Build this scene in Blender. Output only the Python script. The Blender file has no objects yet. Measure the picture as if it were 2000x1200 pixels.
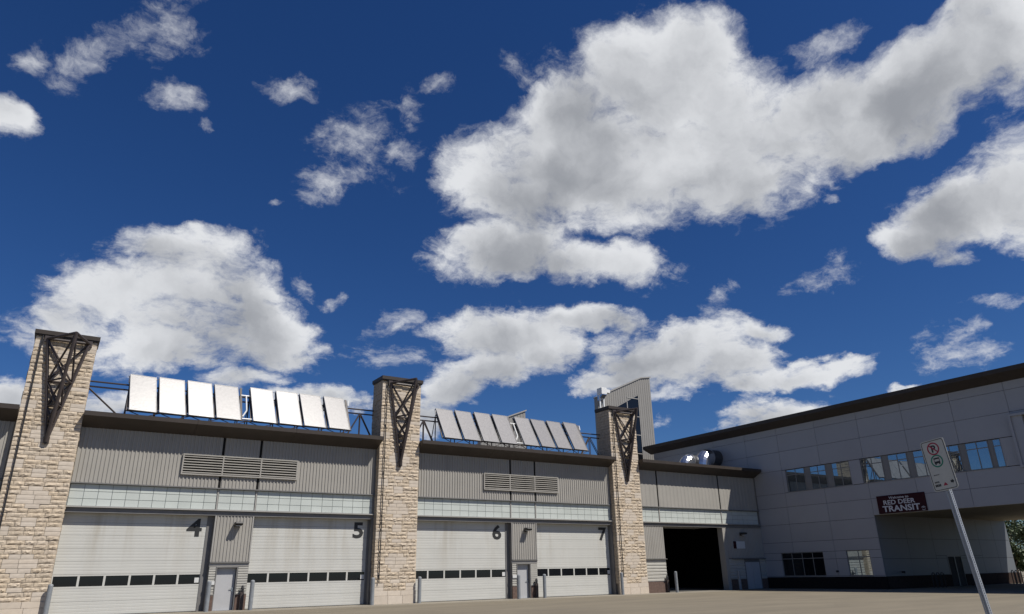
import bpy, bmesh, math, random
from mathutils import Vector, Matrix
random.seed(7)
S = bpy.context.scene
col = S.collection
PI = math.pi

# ------------------------------------------------------------------ camera
CAM_H = 1.5885
cam_d = bpy.data.cameras.new('camera'); cam = bpy.data.objects.new('camera', cam_d); col.objects.link(cam)
fw = Vector((0.50704, 0.78669, 0.35219)); rt = Vector((0.84407, -0.53593, -0.01806)); up = rt.cross(fw)
cam.matrix_world = Matrix(((rt.x, up.x, -fw.x, 0), (rt.y, up.y, -fw.y, 0), (rt.z, up.z, -fw.z, CAM_H), (0, 0, 0, 1)))
cam_d.sensor_width = 36; cam_d.lens = 24.88; cam_d.clip_start = 0.1; cam_d.clip_end = 6000
S.camera = cam

# ------------------------------------------------------------------ sun, sky, exposure
SUN = Vector((0.306, -0.512, 0.803)).normalized()
sl = bpy.data.lights.new('sun', 'SUN'); sl.energy = 5.0; sl.angle = math.radians(0.53); sl.color = (1.0, 0.955, 0.88)
so = bpy.data.objects.new('sun', sl); col.objects.link(so)
so.rotation_euler = (-SUN).to_track_quat('-Z', 'Y').to_euler(); so.location = (20, 0, 60)
S.view_settings.view_transform = 'Standard'; S.view_settings.look = 'None'
S.view_settings.exposure = 0; S.view_settings.gamma = 1; S.view_settings.use_curve_mapping = False

# each cloud lump: azimuth (deg from +Y towards +X), elevation, half width, half height, roll, body (1 = dense, <0.5 = wisp)
CLOUDS = [
 (38.3, 32.3, 9.4, 5.59, 17, 1.0), (47.5, 37.5, 7.11, 4.89, -27, 1.0), (52.7, 29.8, 7.97, 5.18, -8, 1.0), (32.3, 31.5, 4.68, 4.2, 0, 1.0),
 (38.4, 36.4, 5.42, 3.32, 32, 1.0), (43.9, 39.5, 4.45, 3.01, 18, 1.0), (44.7, 29.7, 9.5, 3.96, -7, 1.0), (53.0, 34.0, 5.2, 4.4, -25, 1.0),
 (47.0, 33.4, 5.03, 3.44, -11, 1.0), (59.9, 33.2, 3.94, 3.14, 22, 1.0), (57.6, 31.1, 3.91, 3.27, -26, 1.0), (49.7, 39.4, 4.46, 3.19, -17, 1.0),
 (32.2, 25.1, 6.82, 2.47, 5, 1.0), (39.6, 23.9, 6.75, 1.97, -12, 1.0), (43.5, 27.2, 7.21, 1.81, -6, 0.7), (67.7, 32.2, 6.99, 3.99, 5, 1.0),
 (61.9, 30.5, 4.61, 2.7, -11, 1.0), (73.8, 32.9, 4.94, 4.79, -44, 1.0), (61.5, 37.3, 2.07, 1.12, -1, 0.45), (68.8, 23.2, 5.22, 2.93, 8, 1.0),
 (72.3, 23.4, 3.84, 3.73, 71, 1.0), (65.1, 21.8, 3.26, 1.61, -10, 1.0), (66.8, 20.3, 3.3, 1.05, -15, 0.6), (6.7, 19.5, 7.41, 4.13, -6, 1.0),
 (0.5, 18.4, 6.05, 2.34, 24, 1.0), (11.8, 18.6, 5.04, 3.25, -26, 1.0), (4.4, 16.0, 4.92, 2.02, 7, 1.0), (12.8, 16.3, 4.06, 1.75, 4, 0.9),
 (11.5, 14.1, 3.62, 1.46, 4, 0.6), (6.2, 22.9, 5.13, 1.88, 1, 0.9), (10.3, 20.7, 4.26, 2.83, -36, 1.0), (3.6, 23.2, 3.65, 1.09, 20, 0.25),
 (0.8, 21.9, 1.88, 0.86, 12, 0.22), (9.5, 24.3, 2.15, 0.84, 9, 0.22), (32.1, 18.6, 6.63, 2.73, 3, 1.0), (39.4, 19.6, 5.73, 1.24, -7, 0.9),
 (31.0, 15.6, 5.36, 1.81, 11, 0.95), (28.0, 13.9, 3.46, 1.72, 20, 0.9), (35.3, 16.8, 4.54, 2.06, -2, 1.0), (45.5, 16.3, 6.92, 2.66, 1, 1.0),
 (41.8, 14.4, 4.85, 1.54, 7, 0.9), (49.4, 14.9, 4.78, 1.89, 0, 1.0), (52.8, 17.1, 2.29, 0.86, -7, 0.6), (49.7, 19.3, 2.58, 0.78, 36, 0.42),
 (56.4, 13.6, 4.22, 1.13, 2, 0.95), (52.3, 13.2, 3.13, 0.97, -6, 0.8), (52.9, 10.8, 4.58, 1.36, 6, 0.95), (62.4, 11.6, 1.29, 0.49, 10, 0.7),
 (19.1, 32.9, 3.95, 2.5, 37, 0.55), (16.4, 30.3, 2.37, 1.58, 52, 0.55), (22.3, 33.0, 2.31, 1.84, -46, 0.5), (21.8, 30.6, 1.95, 1.12, -25, 0.2),
 (12.5, 36.7, 1.73, 0.8, 8, 0.5), (3.8, 34.3, 1.63, 1.13, 11, 0.42), (-7.1, 29.9, 1.6, 1.44, -84, 0.8), (1.7, 38.6, 2.66, 2.19, 44, 0.36),
 (-3.1, 35.1, 3.0, 1.3, 57, 0.3), (-6.9, 34.1, 1.72, 1.24, 61, 0.16), (25.7, 38.2, 1.33, 0.67, 4, 0.22), (15.4, 21.7, 1.0, 0.71, -17, 0.4),
 (18.0, 20.6, 1.25, 0.6, 4, 0.4), (22.8, 18.9, 1.69, 0.82, 23, 0.45), (21.9, 16.2, 3.8, 1.05, 2, 0.3), (6.6, 32.5, 0.69, 0.43, 17, 0.15),
 (12.1, 27.5, 0.48, 0.35, 12, 0.3), (58.0, 20.7, 2.3, 0.83, 3, 0.5), (65.7, 13.7, 2.19, 1.17, 6, 0.55), (69.0, 16.0, 1.74, 0.55, -13, 0.35),
 (34.5, 39.0, 1.81, 1.48, -66, 0.25), (38.4, 40.1, 2.81, 1.14, 36, 0.3), (59.7, 25.7, 1.02, 0.52, 3, 0.3), (42.5, 40.7, 1.48, 0.74, 20, 0.3),
 (-3.3, 11.5, 2.34, 1.27, 5, 0.9), (2.1, 12.1, 3.4, 1.13, 5, 0.8), (16.3, 12.6, 4.95, 1.17, -3, 0.8), (20.2, 12.3, 1.57, 0.87, 1, 0.6),
 (45.9, 12.9, 2.73, 0.72, -4, 0.5), (44.5, 10.9, 0.94, 0.55, -2, 0.4), (25.6, 11.6, 2.42, 1.6, 0, 0.7), (67.1, 14.7, 0.87, 0.35, -11, 0.2)
]
W = bpy.data.worlds.new('World'); S.world = W; W.use_nodes = True
W.cycles.sampling_method = 'MANUAL'; W.cycles.sample_map_resolution = 512
nt = W.node_tree; nt.nodes.clear()
def nd(tree, typ, **kw):
    n = tree.nodes.new(typ)
    for k, v in kw.items(): setattr(n, k, v)
    return n
def wmath(op, a, b=None, c=None, clamp=False):
    n = nd(nt, 'ShaderNodeMath', operation=op, use_clamp=clamp)
    for i, x in enumerate((a, b, c)):
        if x is None: continue
        if isinstance(x, (int, float)): n.inputs[i].default_value = x
        else: nt.links.new(x, n.inputs[i])
    return n.outputs[0]
def wvec(op, a, b=None, sc=None):
    n = nd(nt, 'ShaderNodeVectorMath', operation=op)
    for i, x in enumerate((a, b)):
        if x is None: continue
        if isinstance(x, (tuple, Vector)): n.inputs[i].default_value = x
        else: nt.links.new(x, n.inputs[i])
    if sc is not None: n.inputs['Scale'].default_value = sc
    return n.outputs['Value'] if op == 'DOT_PRODUCT' else n.outputs['Vector']
def wnoise(vec, scale, detail, rough=0.55, color=False, lac=2.0):
    n = nd(nt, 'ShaderNodeTexNoise'); n.inputs['Scale'].default_value = scale
    n.inputs['Detail'].default_value = detail; n.inputs['Roughness'].default_value = rough; n.inputs['Lacunarity'].default_value = lac
    nt.links.new(vec, n.inputs['Vector'])
    return n.outputs['Color'] if color else n.outputs['Fac']
def wsmooth(x, lo, hi, t0=0.0, t1=1.0):
    n = nd(nt, 'ShaderNodeMapRange', interpolation_type='SMOOTHSTEP')
    nt.links.new(x, n.inputs['Value'])
    for k, v in zip(('From Min', 'From Max', 'To Min', 'To Max'), (lo, hi, t0, t1)): n.inputs[k].default_value = v
    return n.outputs['Result']
D0 = nd(nt, 'ShaderNodeTexCoord').outputs['Generated']
sep = nd(nt, 'ShaderNodeSeparateXYZ'); nt.links.new(D0, sep.inputs[0])
sky = nd(nt, 'ShaderNodeTexSky', sky_type='NISHITA', sun_disc=False)
sky.sun_elevation = math.asin(SUN.z); sky.sun_rotation = math.atan2(SUN.x, SUN.y)
sky.altitude = 900; sky.air_density = 1.0; sky.dust_density = 0.25; sky.ozone_density = 3.0
hsv = nd(nt, 'ShaderNodeHueSaturation'); hsv.inputs['Saturation'].default_value = 1.22; hsv.inputs['Value'].default_value = 0.80; hsv.inputs['Hue'].default_value = 0.505
nt.links.new(sky.outputs[0], hsv.inputs['Color'])
wb = nd(nt, 'ShaderNodeMix', data_type='RGBA', blend_type='MULTIPLY'); wb.inputs['Factor'].default_value = 1.0     # cool white balance of the photograph
wb.inputs['B'].default_value = (0.80, 1.05, 1.38, 1); nt.links.new(hsv.outputs[0], wb.inputs['A'])
# warp the view direction a little so that lumps lose their oval outline
w1 = wvec('SCALE', wvec('SUBTRACT', wnoise(D0, 6.0, 3, 0.5, True), (0.5, 0.5, 0.5)), sc=0.075)
w2 = wvec('SCALE', wvec('SUBTRACT', wnoise(D0, 22.0, 5, 0.6, True), (0.5, 0.5, 0.5)), sc=0.035)
DW = wvec('ADD', wvec('ADD', D0, w1), w2)
body = wisp = under = None
for az, el, rx, ry, roll, s in CLOUDS:
    a, e, r = math.radians(az), math.radians(el), math.radians(roll)
    c = Vector((math.sin(a) * math.cos(e), math.cos(a) * math.cos(e), math.sin(e)))
    ta = Vector((math.cos(a), -math.sin(a), 0)); te = c.cross(ta) * -1
    if te.z < 0: te = -te
    grow = 1.0 if s > 0.55 else 1.25
    p = (ta * math.cos(r) + te * math.sin(r)) / math.radians(rx * grow)
    q = (-ta * math.sin(r) + te * math.cos(r)) / math.radians(ry * grow)
    u = wvec('DOT_PRODUCT', DW, p); v = wvec('DOT_PRODUCT', DW, q)
    r2 = wmath('MULTIPLY_ADD', u, u, wmath('MULTIPLY', v, v))
    if s > 0.55:
        m = wmath('MULTIPLY_ADD', r2, -0.9, 0.9 * s)
        body = m if body is None else wmath('SMOOTH_MAX', body, m, 0.25)
        m2 = wmath('MULTIPLY_ADD', v, -0.38, m)                 # undersides are greyer than sunlit tops
        under = m2 if under is None else wmath('SMOOTH_MAX', under, m2, 0.45)
    else:
        m = wmath('MULTIPLY_ADD', r2, -0.62, -0.06 + 1.3 * s)
        wisp = m if wisp is None else wmath('SMOOTH_MAX', wisp, m, 0.1)
# scattered clouds over the rest of the sky, like those in view
rest = wmath('MULTIPLY', wmath('SUBTRACT', wnoise(DW, 2.6, 2, 0.5), 0.65), 8.0)
axis = wvec('DOT_PRODUCT', D0, fw)
gate = wsmooth(axis, 0.66, 0.78, 0.0, -3.0)
rest = wmath('ADD', wmath('MINIMUM', rest, 0.9), gate)
body = wmath('MAXIMUM', wmath('MAXIMUM', body, rest), -1.5)
wisp = wmath('MAXIMUM', wisp, -1.5)
under = wmath('MAXIMUM', wmath('MAXIMUM', under, rest), -1.5)
stretch = nd(nt, 'ShaderNodeMapping'); stretch.inputs['Scale'].default_value = (1, 1, 1.3); far = nd(nt, 'ShaderNodeVectorMath', operation='SCALE'); nt.links.new(DW, far.inputs[0])          # lower clouds are farther: finer grain
nt.links.new(wmath('DIVIDE', 0.62, wmath('ADD', wmath('MAXIMUM', sep.outputs['Z'], 0.0), 0.28)), far.inputs['Scale']); nt.links.new(far.outputs[0], stretch.inputs['Vector'])
fb = wnoise(stretch.outputs[0], 11.0, 12, 0.60)
fb2 = wnoise(stretch.outputs[0], 40.0, 9, 0.68)
dens = wmath('MULTIPLY_ADD', wmath('SUBTRACT', fb, 0.5), 2.5, body)
dens = wmath('MULTIPLY_ADD', wmath('SUBTRACT', fb2, 0.5), 1.1, dens)
a_d = wsmooth(dens, -0.20, 0.72)
fw_ = wnoise(stretch.outputs[0], 16.0, 12, 0.66)
dw_ = wmath('MULTIPLY_ADD', wmath('SUBTRACT', fw_, 0.5), 3.2, wisp)
dw_ = wmath('MULTIPLY_ADD', wmath('SUBTRACT', fb2, 0.5), 1.0, dw_)
a_w = wsmooth(dw_, -0.05, 1.25, 0.0, 0.85)
alpha = wmath('MAXIMUM', a_d, a_w)
lo = wnoise(DW, 7.0, 2, 0.45); lo2 = wnoise(DW, 24.0, 5, 0.55)
thick = wmath('MULTIPLY_ADD', wmath('SUBTRACT', lo, 0.5), 2.6, wmath('MULTIPLY_ADD', wmath('SUBTRACT', lo2, 0.5), 0.9, under))
shade = wsmooth(thick, 0.05, 1.6)
ccol = nd(nt, 'ShaderNodeMix', data_type='RGBA')
nt.links.new(shade, ccol.inputs['Factor'])
ccol.inputs['A'].default_value = (0.77, 0.785, 0.81, 1); ccol.inputs['B'].default_value = (0.31, 0.325, 0.355, 1)
bg_sky = nd(nt, 'ShaderNodeBackground'); bg_sky.inputs['Strength'].default_value = 0.06
nt.links.new(wb.outputs['Result'], bg_sky.inputs['Color'])
bg_cl = nd(nt, 'ShaderNodeBackground'); bg_cl.inputs['Strength'].default_value = 1.0
nt.links.new(ccol.outputs['Result'], bg_cl.inputs['Color'])
mix = nd(nt, 'ShaderNodeMixShader')
above = wsmooth(sep.outputs['Z'], 0.0, 0.05)
nt.links.new(wmath('MULTIPLY', wmath('MULTIPLY', alpha, above), 0.97), mix.inputs[0])
nt.links.new(bg_sky.outputs[0], mix.inputs[1]); nt.links.new(bg_cl.outputs[0], mix.inputs[2])
wo = nd(nt, 'ShaderNodeOutputWorld'); nt.links.new(mix.outputs[0], wo.inputs[0])

# ------------------------------------------------------------------ materials
MATS = {}
def mat(name, c, rough=0.6, metal=0.0, var=0.12, scale=3.0, bump=0.0, bscale=40.0, spec=0.5, stretch=(1, 1, 1), rnd=0.0, dirt=None, tint=None, zr=None):
    """Principled with a noise-driven colour variation, per-object variation and fine bump, in world/object space."""
    m = bpy.data.materials.new(name); m.use_nodes = True; t = m.node_tree; b = t.nodes['Principled BSDF']
    b.inputs['Roughness'].default_value = rough; b.inputs['Metallic'].default_value = metal; b.inputs['Specular IOR Level'].default_value = spec
    geo = nd(t, 'ShaderNodeNewGeometry'); mp = nd(t, 'ShaderNodeMapping'); mp.inputs['Scale'].default_value = stretch
    t.links.new(geo.outputs['Position'], mp.inputs['Vector'])
    n = nd(t, 'ShaderNodeTexNoise'); n.inputs['Scale'].default_value = scale; n.inputs['Detail'].default_value = 6; n.inputs['Roughness'].default_value = 0.6
    t.links.new(mp.outputs[0], n.inputs['Vector'])
    mx = nd(t, 'ShaderNodeMix', data_type='RGBA', blend_type='MIX')
    lo = [x * (1 - var) for x in c]; hi = [min(1, x * (1 + var)) for x in c]
    if tint: lo = [a * b_ for a, b_ in zip(lo, tint)]
    mx.inputs['A'].default_value = (*lo, 1); mx.inputs['B'].default_value = (*hi, 1)
    mr = nd(t, 'ShaderNodeMapRange'); mr.inputs['From Min'].default_value = 0.3; mr.inputs['From Max'].default_value = 0.7
    t.links.new(n.outputs['Fac'], mr.inputs['Value']); t.links.new(mr.outputs[0], mx.inputs['Factor'])
    out = mx.outputs['Result']
    if rnd:
        oi = nd(t, 'ShaderNodeObjectInfo'); h = nd(t, 'ShaderNodeHueSaturation')
        r1 = nd(t, 'ShaderNodeMapRange'); r1.inputs['To Min'].default_value = 1 - rnd; r1.inputs['To Max'].default_value = 1 + rnd
        t.links.new(oi.outputs['Random'], r1.inputs['Value']); t.links.new(r1.outputs[0], h.inputs['Value'])
        wn = nd(t, 'ShaderNodeTexWhiteNoise', noise_dimensions='1D'); t.links.new(oi.outputs['Random'], wn.inputs['W'])
        r2 = nd(t, 'ShaderNodeMapRange'); r2.inputs['To Min'].default_value = 1 - rnd; r2.inputs['To Max'].default_value = 1 + rnd * 0.8
        t.links.new(wn.outputs['Value'], r2.inputs['Value']); t.links.new(r2.outputs[0], h.inputs['Saturation'])
        t.links.new(out, h.inputs['Color']); out = h.outputs[0]
    if dirt:
        # rain streaks and rust: (colour, amount, stretch, threshold)
        dc, amt, dst, th = dirt
        m2 = nd(t, 'ShaderNodeMapping'); m2.inputs['Scale'].default_value = dst; t.links.new(geo.outputs['Position'], m2.inputs['Vector'])
        n2 = nd(t, 'ShaderNodeTexNoise'); n2.inputs['Scale'].default_value = 1.0; n2.inputs['Detail'].default_value = 5; n2.inputs['Roughness'].default_value = 0.6
        t.links.new(m2.outputs[0], n2.inputs['Vector'])
        r3 = nd(t, 'ShaderNodeMapRange'); r3.inputs['From Min'].default_value = th; r3.inputs['From Max'].default_value = th + 0.22
        r3.inputs['To Max'].default_value = amt; t.links.new(n2.outputs['Fac'], r3.inputs['Value'])
        fac = r3.outputs[0]
        if zr:
            sp = nd(t, 'ShaderNodeSeparateXYZ'); t.links.new(geo.outputs['Position'], sp.inputs[0])
            r4 = nd(t, 'ShaderNodeMapRange'); r4.inputs['From Min'].default_value = zr[0]; r4.inputs['From Max'].default_value = zr[1]; r4.inputs['To Min'].default_value = 0.12
            t.links.new(sp.outputs['Z'], r4.inputs['Value']); mu = nd(t, 'ShaderNodeMath', operation='MULTIPLY')
            t.links.new(fac, mu.inputs[0]); t.links.new(r4.outputs[0], mu.inputs[1]); fac = mu.outputs[0]
        m3 = nd(t, 'ShaderNodeMix', data_type='RGBA'); m3.inputs['B'].default_value = (*dc, 1)
        t.links.new(fac, m3.inputs['Factor']); t.links.new(out, m3.inputs['A']); out = m3.outputs['Result']
    t.links.new(out, b.inputs['Base Color'])
    if bump:
        nb = nd(t, 'ShaderNodeTexNoise'); nb.inputs['Scale'].default_value = bscale; nb.inputs['Detail'].default_value = 8; nb.inputs['Roughness'].default_value = 0.65
        t.links.new(geo.outputs['Position'], nb.inputs['Vector'])
        bp = nd(t, 'ShaderNodeBump'); bp.inputs['Strength'].default_value = bump; bp.inputs['Distance'].default_value = 0.03
        t.links.new(nb.outputs['Fac'], bp.inputs['Height']); t.links.new(bp.outputs[0], b.inputs['Normal'])
    MATS[name] = m
    return m
mat('asphalt', (0.190, 0.162, 0.116), 0.9, var=0.16, scale=0.35, bump=0.25, bscale=60, stretch=(0.5, 1.6, 1), dirt=((0.115, 0.10, 0.08), 0.5, (0.12, 0.5, 1), 0.55))
mat('concrete', (0.25, 0.222, 0.175), 0.9, var=0.14, scale=1.2, bump=0.15, bscale=70, dirt=((0.16, 0.14, 0.115), 0.6, (0.5, 1.4, 1), 0.55))
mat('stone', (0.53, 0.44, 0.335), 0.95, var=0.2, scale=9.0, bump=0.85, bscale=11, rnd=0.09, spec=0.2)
mat('pale_stone', (0.56, 0.485, 0.40), 0.9, var=0.07, scale=5.0, bump=0.12, bscale=40, rnd=0.06, spec=0.2)
mat('mortar', (0.30, 0.255, 0.20), 0.95, var=0.1, scale=6)
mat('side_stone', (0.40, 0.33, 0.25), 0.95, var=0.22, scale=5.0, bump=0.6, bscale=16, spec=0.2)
mat('rib_metal', (0.335, 0.318, 0.288), 0.55, var=0.05, scale=0.8, spec=0.12, dirt=((0.2, 0.19, 0.17), 0.35, (1.6, 1, 0.15), 0.55))
mat('trim', (0.33, 0.315, 0.29), 0.45, var=0.05, scale=2)
mat('dark_gap', (0.014, 0.0135, 0.013), 0.9, var=0.1, spec=0.1)
mat('brown_metal', (0.054, 0.045, 0.039), 0.5, var=0.1, scale=1.5, spec=0.2)
mat('brown_steel', (0.055, 0.043, 0.040), 0.5, var=0.15, scale=3, spec=0.4)
mat('black_metal', (0.02, 0.02, 0.021), 0.5, var=0.1)
mat('door_white', (0.515, 0.51, 0.475), 0.5, var=0.04, scale=0.7, spec=0.35, dirt=((0.29, 0.245, 0.17), 0.6, (1.1, 1, 0.10), 0.50), zr=(1.6, 4.6))
mat('man_door', (0.42, 0.42, 0.425), 0.45, var=0.04, scale=2, dirt=((0.4, 0.38, 0.33), 0.3, (3, 1, 0.4), 0.6))
mat('jamb', (0.16, 0.155, 0.15), 0.55, var=0.1, scale=2)
mat('kalwall', (0.50, 0.53, 0.495), 0.35, var=0.05, scale=0.9, rnd=0.05, spec=0.4)
mat('kal_bar', (0.20, 0.22, 0.22), 0.5, var=0.05)
mat('siding', (0.42, 0.405, 0.365), 0.5, var=0.06, scale=2)
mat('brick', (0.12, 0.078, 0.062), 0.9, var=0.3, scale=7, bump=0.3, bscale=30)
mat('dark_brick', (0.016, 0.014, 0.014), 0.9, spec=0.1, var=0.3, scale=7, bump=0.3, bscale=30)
mat('bollard_grey', (0.22, 0.235, 0.25), 0.5, var=0.12, scale=6, dirt=((0.1, 0.1, 0.1), 0.5, (6, 6, 2), 0.58))
mat('silver', (0.62, 0.63, 0.65), 0.22, metal=0.9, var=0.08, scale=4)
mat('galv', (0.34, 0.35, 0.365), 0.45, metal=0.4, var=0.15, scale=12)
mat('white_paint', (0.75, 0.75, 0.73), 0.4, var=0.04)
mat('dark_duct', (0.09, 0.09, 0.095), 0.4, metal=0.5, var=0.1)
mat('panel_grey', (0.325, 0.327, 0.342), 0.38, var=0.035, scale=0.5, rnd=0.025, spec=0.45)
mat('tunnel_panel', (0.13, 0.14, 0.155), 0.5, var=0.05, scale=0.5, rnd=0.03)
mat('win_frame', (0.19, 0.187, 0.178), 0.45, var=0.05)
mat('soffit', (0.30, 0.27, 0.20), 0.7, var=0.08, scale=1)
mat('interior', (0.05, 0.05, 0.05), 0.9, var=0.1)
mat('maroon', (0.034, 0.007, 0.011), 0.6, var=0.1, spec=0.15)
mat('letter', (0.55, 0.55, 0.57), 0.5, var=0.02)
mat('number_black', (0.02, 0.02, 0.02), 0.6, var=0.1)
mat('plate_white', (0.62, 0.62, 0.60), 0.4, var=0.03)
mat('sign_white', (0.50, 0.49, 0.43), 0.5, var=0.04, scale=20)
mat('sign_red', (0.33, 0.02, 0.045), 0.45, var=0.03)
mat('sign_green', (0.01, 0.19, 0.11), 0.45, var=0.03)
mat('bark', (0.09, 0.065, 0.045), 0.9, var=0.2, bump=0.4)
mat('leaf', (0.060, 0.085, 0.028), 0.6, var=0.35, scale=0.8)
mat('roof_grey', (0.18, 0.175, 0.17), 0.9, var=0.1)
def glass(name, c, rough, coat=1.0):
    m = mat(name, c, rough, var=0.05, spec=0.5)
    b = m.node_tree.nodes['Principled BSDF']; b.inputs['IOR'].default_value = 1.9
    return m
md = glass('door_glass', (0.008, 0.009, 0.011), 0.06); md.node_tree.nodes['Principled BSDF'].inputs['IOR'].default_value = 1.45
mw = glass('office_glass', (0.30, 0.36, 0.40), 0.012); mw.node_tree.nodes['Principled BSDF'].inputs['Metallic'].default_value = 0.85
# prismatic cover glass of the collectors: rough, dimpled, picks up the sun
mc = mat('collector_glass', (0.27, 0.257, 0.25), 0.30, var=0.13, scale=7.0, bump=0.12, bscale=11, spec=0.5, rnd=0.05)
mc.node_tree.nodes['Principled BSDF'].inputs['IOR'].default_value = 1.85
mat('alu_frame', (0.20, 0.20, 0.205), 0.45, metal=0.4, var=0.1, scale=5)
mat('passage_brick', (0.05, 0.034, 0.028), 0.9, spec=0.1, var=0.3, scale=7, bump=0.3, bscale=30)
mat('tower_metal', (0.26, 0.248, 0.228), 0.5, var=0.05, scale=0.8, spec=0.4)

# ------------------------------------------------------------------ mesh helpers
WL = {}                                     # world position of every object's origin
def wpos(o): return WL.get(o.name, Vector((0, 0, 0)))
class MB:
    def __init__(s): s.v = []; s.f = []
    def add(s, vs, fs):
        o = len(s.v); s.v += [tuple(x) for x in vs]; s.f += [tuple(i + o for i in f) for f in fs]; return s
    def box(s, x0, x1, y0, y1, z0, z1):
        return s.add([(x0, y0, z0), (x1, y0, z0), (x1, y1, z0), (x0, y1, z0), (x0, y0, z1), (x1, y0, z1), (x1, y1, z1), (x0, y1, z1)],
                     [(0, 3, 2, 1), (4, 5, 6, 7), (0, 1, 5, 4), (1, 2, 6, 5), (2, 3, 7, 6), (3, 0, 4, 7)])
    def prism_x(s, prof, x0, x1):            # prof: (y, z) list, counter-clockwise seen from -x
        n = len(prof)
        s.add([(x0, y, z) for y, z in prof] + [(x1, y, z) for y, z in prof],
              [tuple(range(n)), tuple(range(2 * n - 1, n - 1, -1))] + [((i + 1) % n, i, i + n, (i + 1) % n + n) for i in range(n)])
        return s
    def prism_y(s, prof, y0, y1):            # prof: (x, z)
        n = len(prof)
        s.add([(x, y0, z) for x, z in prof] + [(x, y1, z) for x, z in prof],
              [tuple(range(n)), tuple(range(2 * n - 1, n - 1, -1))] + [((i + 1) % n, i, i + n, (i + 1) % n + n) for i in range(n)])
        return s
    def tube(s, p, q, r, n=8, r2=None):
        p, q = Vector(p), Vector(q); d = (q - p).normalized(); a = d.orthogonal().normalized(); b = d.cross(a); r2 = r if r2 is None else r2
        vs = [p + (a * math.cos(t) + b * math.sin(t)) * r for t in [2 * PI * i / n for i in range(n)]]
        vs += [q + (a * math.cos(t) + b * math.sin(t)) * r2 for t in [2 * PI * i / n for i in range(n)]]
        return s.add(vs, [tuple(range(n - 1, -1, -1)), tuple(range(n, 2 * n))] + [(i, (i + 1) % n, (i + 1) % n + n, i + n) for i in range(n)])
    def path(s, pts, r, n=10):
        for a, b in zip(pts, pts[1:]): s.tube(a, b, r, n)
        return s
    def bar(s, p, q, w, h=None):             # square section bar
        h = h or w; p, q = Vector(p), Vector(q); d = (q - p).normalized()
        a = d.cross(Vector((0, 0, 1))); a = a.normalized() if a.length > 1e-3 else Vector((1, 0, 0)); b = a.cross(d)
        vs = [x + a * i * w / 2 + b * j * h / 2 for x in (p, q) for i, j in ((-1, -1), (1, -1), (1, 1), (-1, 1))]
        return s.add(vs, [(0, 1, 2, 3), (7, 6, 5, 4), (0, 4, 5, 1), (1, 5, 6, 2), (2, 6, 7, 3), (3, 7, 4, 0)])
    def mesh(s, name):
        me = bpy.data.meshes.new(name); me.from_pydata(s.v, [], s.f); me.update()
        b = bmesh.new(); b.from_mesh(me); bmesh.ops.recalc_face_normals(b, faces=b.faces); b.to_mesh(me); b.free(); return me
    def build(s, name, m, parent=None, bevel=0, smooth=False, origin=None):
        lo = Vector([min(v[i] for v in s.v) for i in range(3)]); hi = Vector([max(v[i] for v in s.v) for i in range(3)])
        c = Vector(origin) if origin else Vector(((lo.x + hi.x) / 2, (lo.y + hi.y) / 2, lo.z))
        s.v = [tuple(Vector(v) - c) for v in s.v]
        me = s.mesh(name); me.materials.append(MATS[m])
        if smooth:
            for p in me.polygons: p.use_smooth = True
        o = bpy.data.objects.new(name, me); col.objects.link(o)
        if parent: o.parent = parent; o.location = c - wpos(parent)
        else: o.location = c
        WL[o.name] = c
        if bevel:
            bv = o.modifiers.new('bevel', 'BEVEL'); bv.width = bevel; bv.segments = 2; bv.limit_method = 'ANGLE'
        return o
def place(name, me, loc, parent=None, scale=(1, 1, 1), rot=(0, 0, 0)):
    o = bpy.data.objects.new(name, me); col.objects.link(o); loc = Vector(loc)
    o.location = loc - wpos(parent) if parent else loc
    if parent: o.parent = parent
    o.scale = scale; o.rotation_euler = rot; WL[o.name] = loc
    return o
def thing(name, loc, label, cat, group=None):
    o = bpy.data.objects.new(name, None); col.objects.link(o); o.location = loc; o.empty_display_size = 0.3
    WL[o.name] = Vector(loc); tag(o, label, cat, group); return o
def node(name, loc, parent):                 # an Empty that gathers the pieces of a part
    o = bpy.data.objects.new(name, None); col.objects.link(o); o.parent = parent; o.location = Vector(loc) - wpos(parent); WL[o.name] = Vector(loc); return o
def tag(o, label, cat, group=None):
    o['label'] = label; o['category'] = cat
    if group: o['group'] = group
    return o
def struct(o): o['kind'] = 'structure'; return o
def text_mb(txt, size, bold=0.0, align='CENTER', depth=0.0, squeeze=1.0):
    cu = bpy.data.curves.new('t', 'FONT'); cu.body = txt; cu.size = size; cu.offset = bold; cu.align_x = align; cu.extrude = depth; cu.space_character = 1.0
    cu.resolution_u = 3
    ob = bpy.data.objects.new('t', cu); col.objects.link(ob)
    dg = bpy.context.evaluated_depsgraph_get(); me = bpy.data.meshes.new_from_object(ob.evaluated_get(dg))
    mb = MB(); mb.add([(v.co.x * squeeze, v.co.y, v.co.z) for v in me.vertices], [tuple(p.vertices) for p in me.polygons])
    bpy.data.objects.remove(ob); bpy.data.curves.remove(cu); bpy.data.meshes.remove(me)
    return mb
def xf(mb, o, ex, ey):                        # lay a flat text/shape: local x along ex, local y along ey, z along their cross product
    o, ex, ey = Vector(o), Vector(ex), Vector(ey); ez = ex.cross(ey)
    mb.v = [tuple(o + ex * v[0] + ey * v[1] + ez * v[2]) for v in mb.v]; return mb
def ring_mb(r0, r1, z, n=40, cx=0, cy=0):
    mb = MB(); a = [(cx + r * math.cos(2 * PI * i / n), cy + r * math.sin(2 * PI * i / n), z) for r in (r0, r1) for i in range(n)]
    return mb.add(a, [(i, (i + 1) % n, (i + 1) % n + n, i + n) for i in range(n)])
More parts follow.
